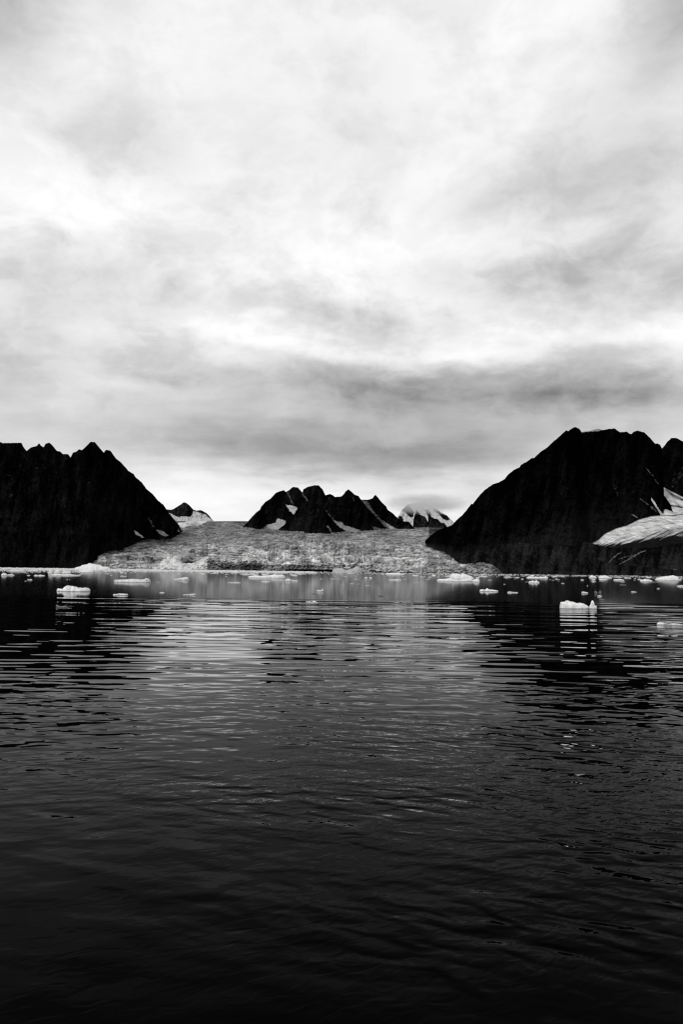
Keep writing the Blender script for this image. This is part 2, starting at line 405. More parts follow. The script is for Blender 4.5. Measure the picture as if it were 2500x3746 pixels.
mountain('hill', MR, MF, M_MOR, 'low grey moraine hill along the right shore, below the big black mountain', [(1640, 1960), (1800, 1955), (2700, 1950)], seed=71, rows=110, step=2.0, amp=16, slope=2.4, jag=1.2, nscale=0.02)

# ------------------------------------------------------------------ main glacier
def build_glacier():
    px = np.arange(225, 1840, 1.7)
    sh = shore(px)
    # cliff height above the water, in photo pixels
    ch = interp([(225, 8), (268, 8), (330, 30), (420, 34), (560, 24), (640, 20), (730, 26), (760, 46), (950, 48), (1010, 30), (1215, 36), (1350, 34), (1500, 28), (1640, 26), (1690, 34), (1771, 42), (1800, 34), (1824, 18), (1840, 4)], px)
    ch = ch + 5 * fbm(px * 0.03, px * 0, 4, 5) + 3 * fbm(px * 0.12, px * 0, 3, 6)
    ch = np.clip(ch, 3, 60)
    capped = px > 1651
    top = np.where(px < 900, 1906.5, np.interp(px, [900, 1500, 1700], [1906.5, 1929.5, 1931]))
    top = np.where(capped, sh - ch - 1.0 - 0.9 * np.clip(1688 - px, 0, 60) ** 1.0 + 3 * fbm(px * .1, px * 0, 3, 91), top)
    nr1, nr2 = 46, 300
    v1 = np.linspace(0, 1, nr1)[:, None]; v2 = np.linspace(0, 1, nr2)[:, None][1:]
    cy = sh - ch
    PY1 = sh + 1.5 - (ch + 1.5) * v1
    PY2 = cy + (top - cy) * v2
    PX1 = np.broadcast_to(px, PY1.shape); PX2 = np.broadcast_to(px, PY2.shape)
    front = 1950 + 26 * fbm(px * 0.012, px * 0, 4, 11)
    # cliff face: leaning back with vertical fractures
    wj = .6 * fbm(PX1 * .04, PY1 * .07, 3, 8)
    fr = fbm(PX1 * 0.07 + wj, PY1 * 0.06, 4, 14, True); f1, f2, _ = worley(PX1 * 0.06 + wj, PY1 * 0.06 + wj, 7)
    lean = interp([(225, 60), (450, 50), (730, 50), (760, 15), (960, 14), (1000, 10), (1350, 14), (1450, 40), (1680, 25), (1840, 20)], px)
    D1 = front + lean * v1 ** 1.3 - 10 * fr * np.sin(np.pi * np.clip(v1, .02, 1)) ** .5 - 9 * (f2 - f1) + 5 * fbm(PX1 * 0.2, PY1 * 0.2, 4, 15)
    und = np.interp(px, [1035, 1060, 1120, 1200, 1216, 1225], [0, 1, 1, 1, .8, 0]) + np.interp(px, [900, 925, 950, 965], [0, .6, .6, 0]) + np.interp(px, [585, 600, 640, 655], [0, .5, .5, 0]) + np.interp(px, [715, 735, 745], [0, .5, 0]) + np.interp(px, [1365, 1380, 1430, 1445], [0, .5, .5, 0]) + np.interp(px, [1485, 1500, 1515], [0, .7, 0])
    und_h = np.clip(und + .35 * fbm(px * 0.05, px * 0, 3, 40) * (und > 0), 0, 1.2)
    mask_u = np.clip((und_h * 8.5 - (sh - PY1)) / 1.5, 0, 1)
    D1 = D1 + 30 * mask_u
    P1 = at(PX1, PY1, D1)
    # upper surface
    D2 = gdepth(PX2, PY2)
    D2 = np.maximum(D2, D1[-1] + 4 * v2 * 60 * 0 + (PY1[-1] - PY2) * 2.0)
    D2 = np.where(px > 1651, D1[-1] + 60 * v2, D2)
    P2 = at(PX2, PY2, D2)
    X, Y = P2[..., 0], P2[..., 1]
    wx = X + 60 * fbm(X * 0.004, Y * 0.0025, 3, 30); wy = Y + 90 * fbm(X * 0.004 + 9, Y * 0.0025, 3, 31)
    lod = np.clip((Y - 2000) / 2500, 0, 1)
    c1, c2, cid = worley(wx / 24, wy / 34, 3)
    s1, s2, sid = worley(wx / 11, wy / 17, 4)
    ridg = fbm(wx / 90, wy / 130, 5, 33, True)
    big = fbm(X / 420, Y / 500, 4, 34)
    cre = np.exp(-((c2 - c1) / .13) ** 2); cre2 = np.exp(-((s2 - s1) / .16) ** 2)
    big2 = np.clip(.5 + 1.2 * fbm(X / 170, Y / 260, 3, 38), .25, 1.2)
    flat_ = np.clip(.35 + .65 * np.exp(-((PX2 - 1180) / 260) ** 2), 0, 1)
    dz = big2 * flat_ * ((12 * (cid - .5) - 15 * cre) * (1 - .3 * lod) + (8 * (sid - .5) - 8 * cre2) * (1 - .7 * lod) + 4 * ridg) + 7 * big * (1 + lod)
    edge = np.clip(v2 * 12, 0, 1) * np.clip((1 - v2) * 10, 0, 1)
    sm = segdist(PX2, PY2, [(600, 2062), (640, 2062), (740, 2066)]);
    calm = np.clip(1.3 - sm / 26, 0, 1)
    seracs = 1 + 0.9 * np.exp(-((PX2 - 1180) / 230) ** 2) * np.clip((PY2 - 1990) / 40, 0, 1)
    P2[..., 2] += dz * edge * np.where(px > 1651, .25, 1) * (1 - .7 * calm) * seracs
    P = np.concatenate([P1, P2], 0)
    PX = np.concatenate([PX1, PX2], 0); PY = np.concatenate([PY1, PY2], 0)
    jx = 9 * fbm(PX * 0.05, PY * 0.05, 4, 50); jy = 7 * fbm(PX * 0.05 + 30, PY * 0.06, 4, 51)
    snow = np.zeros(PX.shape)
    for poly, val in [([(585, 2060), (610, 2035), (660, 2035), (665, 2058), (700, 2062), (735, 2045), (768, 2030), (750, 2075), (715, 2086), (590, 2088)], .8), ([(520, 2070), (590, 2062), (600, 2084), (500, 2086)], .25),
                      ([(560, 2020), (640, 2012), (700, 2010), (690, 2030), (580, 2040)], .25), ([(700, 1902), (770, 1902), (735, 1920), (640, 1930), (655, 1915)], .7), ([(400, 2064), (450, 2068), (500, 2078), (420, 2086)], .15)]:
        snow = np.where(inpoly(PX + jx, PY + jy, poly), np.maximum(snow, val), snow)
    snow *= np.clip(.8 + 1.2 * fbm(PX * .04, PY * .08, 4, 57), .1, 1)
    tone = np.ones(PX.shape)
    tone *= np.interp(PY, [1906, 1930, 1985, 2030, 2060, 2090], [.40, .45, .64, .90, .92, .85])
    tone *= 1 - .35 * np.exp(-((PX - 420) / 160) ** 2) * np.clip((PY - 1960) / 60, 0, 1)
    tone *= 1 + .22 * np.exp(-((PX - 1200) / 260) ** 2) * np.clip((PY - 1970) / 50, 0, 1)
    rb = PY - interp(LEFT_FOOT, PX) + 6 * fbm(PX * .06, PY * .1, 4, 96)
    rubble = np.clip(1 - np.abs(rb) / 14, 0, 1) * np.clip((668 - PX) / 40, 0, 1)
    rb2 = interp([(1500, 1900), (1556, 1975), (1564, 1995), (1589, 2008), (1625, 2021), (1648, 2036), (1690, 2100)], PX)
    rubble = np.maximum(rubble, np.where((PX > 1570) & (PX < 1655), np.clip(1 - (PY - rb2 + 5 * fbm(PX * .08, PY * .1, 4, 98)) / 10, 0, 1) * .8, 0))
    tip = np.clip((PX + 14 * fbm(PX * .06, PY * .15, 3, 99) - 1775) / 50, 0, 1) * .85
    rubble = np.maximum(rubble, np.where(PX > 1700, tip, 0))
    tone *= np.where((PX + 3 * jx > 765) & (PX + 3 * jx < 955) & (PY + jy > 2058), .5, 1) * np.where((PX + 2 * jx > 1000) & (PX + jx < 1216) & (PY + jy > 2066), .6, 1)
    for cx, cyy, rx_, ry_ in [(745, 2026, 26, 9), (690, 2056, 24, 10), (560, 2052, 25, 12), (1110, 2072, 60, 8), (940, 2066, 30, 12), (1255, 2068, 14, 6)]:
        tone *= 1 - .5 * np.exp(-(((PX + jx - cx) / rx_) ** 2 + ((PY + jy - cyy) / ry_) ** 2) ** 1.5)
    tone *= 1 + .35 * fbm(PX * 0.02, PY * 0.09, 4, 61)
    dirt_or_shade = np.zeros(PX.shape); dirt_or_shade[:nr1] = mask_u; dirt_or_shade = np.maximum(dirt_or_shade, rubble * .9)  # deep shade of the undercut painted in as near-black; rubble is real dirt
    fine = np.zeros(PX.shape); fy_ = np.interp(PY, [1906, 1960, 2040, 2100], [.34, .24, .10, .09])
    lines_ = fbm((PX + 1.5 * jx) * .03 + PY * .02, np.cumsum(fy_ * np.gradient(PY, axis=0), axis=0) + jy * .05, 4, 71, True)
    fine = .55 * lines_ - .1 + .35 * fbm(PX * .10, PY * .26, 3, 73)
    cell = np.zeros(PX.shape); cell[nr1:] = .5 * (sid - .5) + .5 * (cid - .5) - .5 * cre - .25 * cre2; cell[:nr1] = .6 * fbm(PX1 * .09, PY1 * .07, 4, 72)  # block tones; crevasse shade painted in along the cell borders
    flow = fbm((PX - 1150) * .012 / (1 + .004 * np.abs(PY - 1930)) + .3 * jy * .1, PY * .16 + .012 * (PX - 1150) * np.sign(PX - 1100) * .6, 4, 85, True)
    w1, w2, wid = worley(PX * .045 + .25 * jx * .1, PY * .13 + .25 * jy * .1, 88)
    blk = (.9 * (wid - .5) - .8 * np.exp(-((w2 - w1) / .10) ** 2)) * np.clip((PY - 1960) / 50, .25, 1)
    tone *= np.clip(1.05 + 1.2 * fine + 1.4 * cell + .5 * (flow - .2) + .8 * blk, .12, 2.5)
    tone *= 1 + .75 * fbm(PX * .008 + PY * .012, PY * .03 - PX * .003, 3, 79)
    # medial moraine stripe
    md = segdist(PX + jx * .3, PY, [(1120, 1953), (1110, 1968), (1098, 1980)])
    tone *= 1 - .35 * np.clip(1.3 - md / 5, 0, 1)
    # side skirts: front foot below water
    o = grid_obj('glacier', P, M_GL, {'tone': tone, 'snow': snow, 'dirt_or_shade': dirt_or_shade})
    struct(o, 'crevassed grey glacier flowing down between the mountains to an ice cliff at the water')
build_glacier()

# tributary glacier at the right
def build_lobe():
    px = np.arange(2160, 2900, 1.8)
    up = interp([(2160, 1990), (2166, 1988), (2192, 1973), (2213, 1953), (2255, 1932), (2297, 1921), (2340, 1899), (2382, 1888), (2424, 1883), (2467, 1884), (2500, 1880), (2900, 1850)], px)
    lo = interp([(2160, 1991), (2166, 1991), (2196, 1998), (2248, 2004), (2301, 2005), (2389, 2005), (2441, 1998), (2520, 1996), (2900, 2000)], px)
    v = np.linspace(0, 1, 150)[:, None]
    PY = up + (lo - up) * v; PX = np.broadcast_to(px, PY.shape)
    uD = interp([(2160, 2330), (2255, 2500), (2382, 2700), (2500, 2850), (2900, 2900)], px); lD = 2300.0
    D = uD + (lD - uD) * v ** .7
    D = D + 5 * fbm((PX + PY * 1.2) * .05, (PY - PX * .3) * .02, 4, 9)
    P = at(PX, PY, D)
    b = P[-1:].copy(); b[..., 2] -= 30; b[..., 1] += 10
    t = P[:1].copy(); t[..., 2] -= 40; t[..., 1] += 60
    # ice bright on top, dirty streaks raking down to the margin
    rel = (PY - interp([(2160, 1985), (2230, 1985), (2300, 1965), (2400, 1940), (2500, 1918), (2900, 1880)], px)) / 45
    wq = 10 * fbm(PX * .02, PY * .02, 3, 92)
    st = fbm((PX + PY * 2.2 + wq) * .07, (PY * 1.0 - PX * .15) * .02, 5, 91)
    st2 = fbm((PX * .25 + PY * 1.6) * .09, PX * .012, 4, 95)
    dirt_or_shade = np.clip(rel * 1.25 + st * 1.5 - .05 + np.clip((v - .66) * 4, 0, 1) * .9, 0, 1) * .992
    dirt_or_shade = np.maximum(dirt_or_shade, np.clip(st2 * 2.0 - .4, 0, .7)); dirt_or_shade = np.maximum(dirt_or_shade, np.clip((2205 - PX + 25 * fbm(PX * .05, PY * .1, 3, 98)) / 50, 0, .97))
    dirt_or_shade = np.maximum(dirt_or_shade, .8 * (fbm(PX * .12, PY * .3, 4, 99) > .42))
    dirt_or_shade = np.maximum(dirt_or_shade, np.clip(1.1 - (PY - up) / (4.5 + 4 * fbm(px * .05, px * 0, 3, 93)), 0, 1))
    tone = np.full(PX.shape, 1.9) * (1 + .25 * fbm(PX * .05, PY * .2, 3, 97))
    A = lambda a: np.concatenate([a[:1], a, a[-1:]], 0)
    o = grid_obj('glacier', np.concatenate([t, P, b], 0), M_GL, {'tone': A(tone), 'snow': A(dirt_or_shade * 0 + .12), 'dirt_or_shade': A(dirt_or_shade)})
    struct(o, 'smaller white glacier tongue with dirty streaks, at the foot of the right mountain')
    # steep feeder couloir coming down behind the right mountain
    px = np.arange(2385, 2800, 1.6)
    up = interp([(2385, 1776), (2397, 1777), (2424, 1779), (2455, 1796), (2500, 1818), (2800, 1900)], px)
    lo = interp([(2385, 1830), (2430, 1900), (2480, 1900), (2800, 1930)], px)
    v = np.linspace(0, 1, 90)[:, None]
    PY = up + (lo - up) * v; PX = np.broadcast_to(px, PY.shape)
    D = 3250 + (2840 - 3250) * v + 8 * fbm(PX * .06, PY * .06, 4, 19)
    P = at(PX, PY, D)
    st = fbm((PX * .5 - PY) * .07, (PX + PY) * .02, 4, 77)
    band = np.clip(1.2 - segdist(PX, PY, [(2440, 1790), (2465, 1812), (2500, 1828), (2560, 1850)]) / 6, 0, .7) + np.clip(1.2 - segdist(PX, PY, [(2455, 1850), (2475, 1852), (2510, 1858)]) / 4, 0, .8)
    dirt_or_shade = np.clip(np.clip(st * 1.5 - .2, 0, .6) + band, 0, .95)
    o = grid_obj('glacier', P, M_GL, {'tone': np.full(PX.shape, 2.0), 'snow': dirt_or_shade * 0 + .15, 'dirt_or_shade': dirt_or_shade})
    struct(o, 'steep ice couloir feeding the small glacier from behind the right mountain')
build_lobe()

# land under everything behind the shore so nothing floats over sea
def build_land():
    xs = np.linspace(-14000, 14000, 60); ys = np.concatenate([np.linspace(2400, 9000, 40), [14000, 30000]])
    X, Y = np.meshgrid(xs, ys)
    Z = np.clip((Y - 2400) * 0.02, 0, 90) + 6 * fbm(X / 600, Y / 600, 3, 2) - 12
    o = grid_obj('land', np.stack([X, Y, Z], -1), M_MOR, {'snow': X * 0, 'scree': X * 0 + .5})
    struct(o)
build_land()

# ------------------------------------------------------------------ water
def water_mat():
    m = bpy.data.materials.new('sea_water'); m.use_nodes = True
    nt = NT(m.node_tree); nt.n.clear()
    out = nt.new('ShaderNodeOutputMaterial')
    geo = nt.new('ShaderNodeNewGeometry').outputs['Position']
    sep = nt.new('ShaderNodeSeparateXYZ'); nt.link(geo, sep.inputs[0])
    X, Y = sep.outputs[0], sep.outputs[1]
    wob = nt.noise(nt.mapping(geo, (0.012, 0.03, 1)), 1, 2)
    Yw = nt.math('ADD', Y, nt.math('MULTIPLY', nt.math('SUBTRACT', wob, .5), 14))
    def band(a, b, c, d):   # 0 up to a, full b..c, 0 after d
        u = nt.rng(Yw, a, b, 0, 1, True) if b > a else None
        w = nt.rng(Yw, c, d, 1, 0, True)
        return nt.math('MULTIPLY', u, w) if u is not None else w
    def comp(sx, sy, rot, amp, det, mask=None, dist=0.0):
        n = nt.noise(nt.mapping(nt.mapping(geo, rot=(0, 0, rot)), (sx, sy, 1), loc=(sx * 91, sy * 37, 0)), 1, det, .5, dist)
        h = nt.math('MULTIPLY', nt.math('SUBTRACT', n, .5), amp)
        return nt.math('MULTIPLY', h, mask) if mask is not None else h
    zone = nt.rng(Yw, 196, 212, 1, 0.0, True)
    patch = nt.rng(nt.noise(nt.mapping(geo, (0.02, 0.035, 1), loc=(3, 8, 0)), 1, 2), 0.38, 0.62, .35, 1.25, True)
    patch2 = nt.rng(nt.noise(nt.mapping(geo, (0.06, 0.10, 1), loc=(13, 2, 0)), 1, 2), 0.38, 0.62, .25, 1.25, True)
    side = nt.rng(X, -14, 8, .45, 1.3, True)
    mm = lambda a, b: nt.math('MULTIPLY', a, b)
    parts = [
        comp(0.045, 0.095, 0.05, 0.28, 0, mm(zone, band(120, 165, 400, 401))),
        comp(0.075, 0.19, -0.04, 0.20, 0, mm(zone, band(70, 100, 165, 205))),
        comp(0.15, 0.38, 0.07, 0.115, 0, mm(zone, band(45, 65, 110, 150))),
        comp(0.25, 0.66, -0.08, 0.075, 0, mm(patch, band(28, 42, 75, 100))),
        comp(0.22, 0.72, 0.22, 0.028, 0, mm(patch, band(28, 42, 90, 130))),
        comp(0.55, 1.10, 0.15, 0.048, 1, mm(patch2, band(16, 26, 50, 66)), .2),
        comp(0.60, 1.25, -0.25, 0.038, 1, mm(patch, band(12, 22, 44, 60)), .2),
        comp(0.85, 1.5, 0.4, 0.070, 0, mm(side, mm(patch2, band(12, 20, 34, 50))), .6),
        comp(1.6, 2.8, -0.5, 0.030, 1, mm(side, mm(patch, band(9, 17, 27, 38))), .8),
        comp(0.30, 0.55, 0.3, 0.10, 1, band(0, 0, 38, 70), .4),
    ]
    h = parts[0]
    for p in parts[1:]: h = nt.math('ADD', h, p)
    bp = nt.new('ShaderNodeBump'); bp.inputs['Strength'].default_value = 1; bp.inputs['Distance'].default_value = 1
    nt.link(h, bp.inputs['Height'])
    fr = nt.new('ShaderNodeFresnel'); fr.inputs['IOR'].default_value = 1.33; nt.link(bp.outputs[0], fr.inputs['Normal'])
    fac = nt.math('MINIMUM', nt.math('MULTIPLY', nt.math('POWER', fr.outputs[0], 2.6), 2.7), .70)
    gl = nt.new('ShaderNodeBsdfGlossy'); nt.link(nt.rng(Yw, 188, 215, .006, .06), gl.inputs['Roughness']); nt.link(bp.outputs[0], gl.inputs['Normal'])
    gl.inputs['Color'].default_value = (.95, .95, .95, 1)
    df = nt.new('ShaderNodeBsdfDiffuse'); df.inputs['Color'].default_value = (.0008, .0008, .0008, 1)
    mx = nt.new('ShaderNodeMixShader'); nt.link(fac, mx.inputs[0]); nt.link(df.outputs[0], mx.inputs[1]); nt.link(gl.outputs[0], mx.inputs[2])
    nt.link(mx.outputs[0], out.inputs['Surface'])
    return m

wx_ = np.array([-40000., -3000, -200, 200, 3000, 40000]); wy_ = np.array([-3000., -50, 50, 300, 3000, 40000])
XX, YY = np.meshgrid(wx_, wy_)
struct(grid_obj('water', np.stack([XX, YY, XX * 0], -1)[:, ::-1], water_mat(), smooth=False), 'dark rippled sea water')

# ------------------------------------------------------------------ ice on the water
def ice_mesh(name, prof, base_py, D, mat, dfac=0.55, nx=64, ny=22, seed=0, rough=1.0, flat=False):
    """prof: outline of the piece as (x, height) pairs in metres from its middle; the piece gets a rounded plan and a keel."""
    p = np.array(prof, float)
    w = p[-1, 0] - p[0, 0]
    u = np.linspace(0, 1, nx); x = p[0, 0] + w * u
    H = np.interp(x, p[:, 0], p[:, 1])
    H = np.maximum(H, 0.03 * w * 0 + 0.01)
    hmax = H.max()
    H = H * np.clip(np.minimum(u, 1 - u) * 30, 0, 1)
    t = np.linspace(-1, 1, ny)[:, None]
    d0 = w * dfac * 0.5
    half = d0 * (1 - np.abs(2 * u - 1) ** 3.0) ** .6 * (1 + .25 * fbm(u * 4, u * 0, 3, seed)) + 1e-3
    Yy = t * half + .12 * d0 * fbm(u * 3 + 9, u * 0, 2, seed + 1)
    Xx = np.broadcast_to(x, Yy.shape)
    ev = (1 - np.abs(t) ** (4 if flat else 3)) ** (.45 if flat else .6)
    nz = fbm(Xx / w * 9, Yy / w * 9 + seed, 4, seed + 2)
    nz2 = fbm(Xx / w * 3.5, Yy / w * 3.5 + seed, 3, seed + 4)
    jit = fbm(Yy / w * 5 + seed, Xx / w * 5, 3, seed + 8) * .07 * w * np.clip(np.abs(t) * 1.4, 0, 1)
    H = np.interp(Xx + jit, p[:, 0], p[:, 1]) * np.clip(np.minimum(u, 1 - u) * 30, 0, 1)
    Z = H * ev * (1 + rough * (.14 * nz + .22 * nz2 * np.abs(t) ** .5)) + .015 * hmax * nz
    Z = np.where(np.abs(t) > .999, -.45 * hmax - .05, Z)
    Yy = Yy * np.where(np.abs(t) > .999, 1.02, 1)
    P = np.stack([Xx, Yy, Z], -1)
    # close ends
    P[:, 0, 2] = -.45 * hmax - .05; P[:, -1, 2] = -.45 * hmax - .05
    return grid_obj(name, P[:, :], mat)


def berg(label, pts, base, name='iceberg', cat='iceberg', mat=None, dfac=.55, group=None, flat=False, rough=1.0, seed=None, h_at=None, nx=90):
    """pts: outline in photo pixels (x, y of the top edge); base: y of the waterline."""
    x0, x1 = pts[0][0], pts[-1][0]; mid = (x0 + x1) / 2
    X, D = onwater(mid, base)
    s = D / F
    dy = 0.0128
    prof = [((a - mid) * s, max(base + (a - mid) * dy - b, 0.0) * s) for a, b in pts]
    prof[0] = (prof[0][0], min(prof[0][1], prof[0][1])); w = (x1 - x0) * s
    seed = int(mid) % 97 if seed is None else seed
    o = ice_mesh(name, prof, base, D, mat or M_ICE, dfac, nx, 24, seed, rough, flat)
    o.location = (X, D + w * dfac * .5, 0)
    if D > 500: o.location.y = D
    return thing(o, label, cat, group)

z1 = lambda l, ox=0, oy=2040, s=3.136: [(ox + a / s, oy + b / s) for a, b in l]

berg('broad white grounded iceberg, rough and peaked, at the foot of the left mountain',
     z1([(845, 130), (880, 112), (930, 100), (960, 82), (985, 84), (1020, 70), (1080, 76), (1140, 90), (1180, 106), (1220, 110), (1250, 122), (1268, 136)]), 2084.5, rough=2.2)
berg('white scalloped iceberg with notched top, largest of the left half of the open water',
     z1([(612, 355), (650, 360), (688, 362), (705, 340), (722, 325), (748, 324), (754, 346), (768, 330), (785, 327), (805, 338), (825, 335), (850, 350), (868, 360), (882, 342), (889, 360), (910, 352), (935, 347), (968, 352), (988, 370), (998, 386)]), 2164, rough=.7)
berg('grey low ice lump with a raised left end, below the scalloped iceberg', z1([(625, 540), (640, 545), (660, 556), (700, 562), (728, 553), (745, 566), (762, 574)]), 2223, mat=M_DIM)
berg('white loaf shaped iceberg, nearest big one on the right of the open water',
     z1([(25, 632), (28, 590), (45, 572), (60, 569), (100, 565), (125, 553), (150, 563), (200, 570), (245, 586), (290, 581), (330, 592), (360, 606), (385, 624), (402, 640)], 2050, 2040, 3.484), 2228, rough=.5, dfac=.5)
berg('upright white ice spire with a small horn, standing against the loaf shaped iceberg',
     z1([(384, 634), (396, 612), (408, 590), (412, 566), (420, 552), (428, 549), (440, 560), (448, 590), (462, 618), (478, 612), (487, 616), (480, 640)], 2050, 2040, 3.484), 2228.5, rough=.5, dfac=.7)
berg('white iceberg with twin humps and a sloping right shoulder, below the glacier tongue',
     z1([(925, 236), (945, 200), (965, 182), (990, 187), (1010, 180), (1040, 190), (1058, 204), (1072, 185), (1100, 190), (1140, 205), (1180, 214), (1212, 242)], 1350), 2118, rough=1.6)
berg('long flat white ice shelf lying before the twin humped iceberg', z1([(780, 252), (830, 244), (900, 244), (930, 236), (960, 248), (1050, 254), (1110, 244), (1170, 240), (1205, 256)], 1350), 2125.5, flat=True, dfac=.4)
berg('small domed white ice block at the right end of the flat ice shelf', z1([(1190, 262), (1220, 248), (1245, 241), (1265, 250), (1276, 268)], 1350), 2128.5, dfac=.8)
berg('long pale ice hump with a peaked right end, against the middle ice cliff', z1([(987, 170), (1000, 140), (1040, 125), (1100, 128), (1150, 150), (1190, 140), (1240, 125), (1280, 102), (1310, 120), (1335, 150), (1342, 180)], 900), 2097.5, rough=2.2, mat=M_OLD)
berg('long flat pale iceberg with a raised right end, before the left glacier front', [(409, 2121), (440, 2121), (450, 2120), (478, 2118), (500, 2120), (520, 2121), (527, 2117), (538, 2118), (546, 2127)], 2130, flat=True, mat=M_FLOE, dfac=.35)
berg('pale wedge shaped iceberg rising to the right, in the glacier reflection', [(630, 2120), (645, 2117), (660, 2114), (678, 2111), (685, 2113), (690, 2120)], 2121.5, mat=M_FLOE, dfac=.4)
berg('long flat white iceberg with a thick right half, before the fluted ice cliff', [(907, 2108), (935, 2105), (957, 2107), (980, 2105), (1005, 2102), (1034, 2103), (1047, 2110)], 2113.5, flat=True, dfac=.4)
berg('pale rounded ice block beside small fragments, right of the long flat iceberg', [(1042, 2124), (1048, 2118), (1058, 2117), (1065, 2120), (1066, 2125)], 2126, mat=M_FLOE)
berg('cluster end piece with three little lumps, right of the pale rounded ice block', [(1067, 2125), (1070, 2120), (1073, 2124), (1078, 2122), (1082, 2125), (1086, 2122), (1091, 2126)], 2127, mat=M_FLOE)
berg('white flat ice piece with a rounded body, alone in the middle of the smooth water', [(1158, 2160), (1163, 2158.5), (1174, 2159), (1178, 2163)], 2165, mat=M_FLOE)
berg('little curved white ice horn beside the flat rounded piece in the smooth water', [(1174, 2163), (1178, 2156), (1181, 2153), (1184, 2158), (1184, 2163)], 2164, mat=M_FLOE, dfac=.7)
berg('thin white ice raft with three low bumps, alone where the ripples begin', [(1119, 2202), (1122, 2200), (1130, 2202), (1134, 2200), (1140, 2203), (1148, 2199), (1155, 2201), (1163, 2204)], 2206)
berg('white low iceberg with a knob in its middle, left of a small flat floe', z1([(1278, 380), (1300, 365), (1330, 367), (1345, 372), (1360, 356), (1372, 354), (1388, 367), (1440, 371), (1480, 376), (1500, 382)], 1350), 2164, dfac=.4)
berg('small flat white floe with a humped left end, right of the knobbed iceberg', z1([(452, 524), (475, 515), (500, 514), (530, 521), (615, 522)], 1750, 2040, 4.126), 2169)
berg('small white iceberg with two pointed ears, below the right shore', z1([(765, 362), (800, 352), (815, 358), (830, 338), (842, 356), (862, 356), (882, 340), (905, 362), (930, 366)], 1750, 2040, 4.126), 2132)
berg('long low white floe with a peaked right end, tight under the moraine shore', z1([(730, 300), (780, 290), (850, 294), (880, 286), (920, 296), (960, 288), (1010, 290), (1025, 280), (1062, 302)], 1750, 2040, 4.126), 2115, flat=True)
berg('white cone topped floe behind the long low floe under the moraine', [(1932, 2107), (1944, 2106), (1950, 2103), (1956, 2107)], 2109)
berg('white cone shaped iceberg near the right shore, left of the dome', [(2156, 2112), (2162, 2108), (2167, 2104), (2174, 2107), (2185, 2111)], 2113.5)
berg('white dome shaped iceberg near the right shore, right of the cone', [(2192, 2110), (2200, 2108), (2212, 2105), (2222, 2107), (2230, 2112), (2241, 2113)], 2115)
berg('large white wedge iceberg with blunt right end, near the right picture edge', z1([(1215, 272), (1260, 262), (1320, 245), (1400, 234), (1450, 226), (1475, 240), (1495, 265), (1550, 278)], 2050, 2040, 3.484), 2121.5)
berg('flat white pointed floe left of the large wedge iceberg', [(2344, 2123), (2358, 2120), (2365, 2118.5), (2375, 2121), (2389, 2124)], 2126.5, flat=True)
berg('white round ice lump, left one of a pair in the floes below the left mountain', [(175, 2094), (180, 2085), (188, 2083), (195, 2087), (196, 2096)], 2099.5, mat=M_FLOE, dfac=.8)
berg('white round ice lump, right one of a pair in the floes below the left mountain', [(196, 2096), (202, 2088), (212, 2084), (220, 2085), (226, 2094)], 2099, mat=M_FLOE, dfac=.8)
berg('low grey white ice slab touching the right one of the two round lumps', [(224, 2093), (234, 2089), (250, 2090), (259, 2095)], 2098, mat=M_FLOE)
berg('thick white slab floe just below the grounded iceberg', [(291, 2089), (300, 2085), (330, 2084), (345, 2085), (347, 2090)], 2093.5, flat=True)
berg('white humped iceberg at the far left edge of the water', [(3, 2103), (7, 2098), (15, 2097), (22, 2099), (26, 2103)], 2105.5)
berg('low pale floe touching the humped iceberg at the left edge', [(26, 2102), (36, 2101), (42, 2100), (52, 2104)], 2105, mat=M_FLOE)
berg('thin wavy white floe right of the left edge iceberg', [(123, 2105), (130, 2102.5), (138, 2104), (146, 2102.5), (156, 2104), (164, 2105)], 2106.5)
berg('very long thin white floe below the pair of round lumps', [(183, 2103), (205, 2100), (230, 2102), (250, 2101), (275, 2103), (294, 2104)], 2105.5, flat=True)
berg('flat dull white floe with bumpy edge, left of the glacier reflection', [(409, 2174), (425, 2173), (433, 2171.5), (440, 2172), (460, 2173), (464, 2176)], 2178, mat=M_FLOE)
berg('low flat see-through ice plate among the first ripples on the left', [(522, 2199), (545, 2197), (570, 2198), (598, 2200)], 2202, mat=M_DIM, flat=True)
berg('small white scrap of ice with a flat top, below the wedge shaped iceberg', [(581, 2167), (588, 2166), (597, 2166.5), (601, 2168)], 2169.5, mat=M_FLOE)
berg('narrow grey ice strip ending in a white knob, in the glacier reflection', [(667, 2175), (685, 2174), (700, 2173.5), (708, 2172), (713, 2173), (715, 2175)], 2177.5, mat=M_FLOE)
berg('thin white ice strip floating alone before the fluted ice cliff', [(832, 2130), (850, 2129.3), (870, 2129.5), (880, 2131)], 2132.3, mat=M_FLOE, flat=True)
berg('low white floe with a peaked middle below the long flat iceberg', [(953, 2127), (963, 2125.5), (970, 2124.5), (978, 2126), (988, 2127.5)], 2129, mat=M_FLOE)
berg('long pale floe with humps lying tight against the right part of the glacier front', [(1411, 2099), (1425, 2096), (1440, 2095.5), (1460, 2097), (1481, 2100)], 2102)
berg('flat white floe with a small spike in its middle, right of the glacier centre', [(1423, 2120.5), (1440, 2120), (1452, 2120), (1454, 2117), (1457, 2120), (1471, 2121)], 2123)
berg('pale grey bean shaped floe in dark water above the loaf shaped iceberg', [(2131, 2167), (2136, 2164), (2146, 2166), (2156, 2168)], 2170.5, mat=M_FLOE)
berg('small bright floe above the ice spire', [(2189, 2179), (2195, 2178), (2205, 2180)], 2182.5)
berg('dim grey floe just above the ice spire, right of it', [(2196, 2192), (2203, 2190.5), (2214, 2194)], 2196, mat=M_DIM)
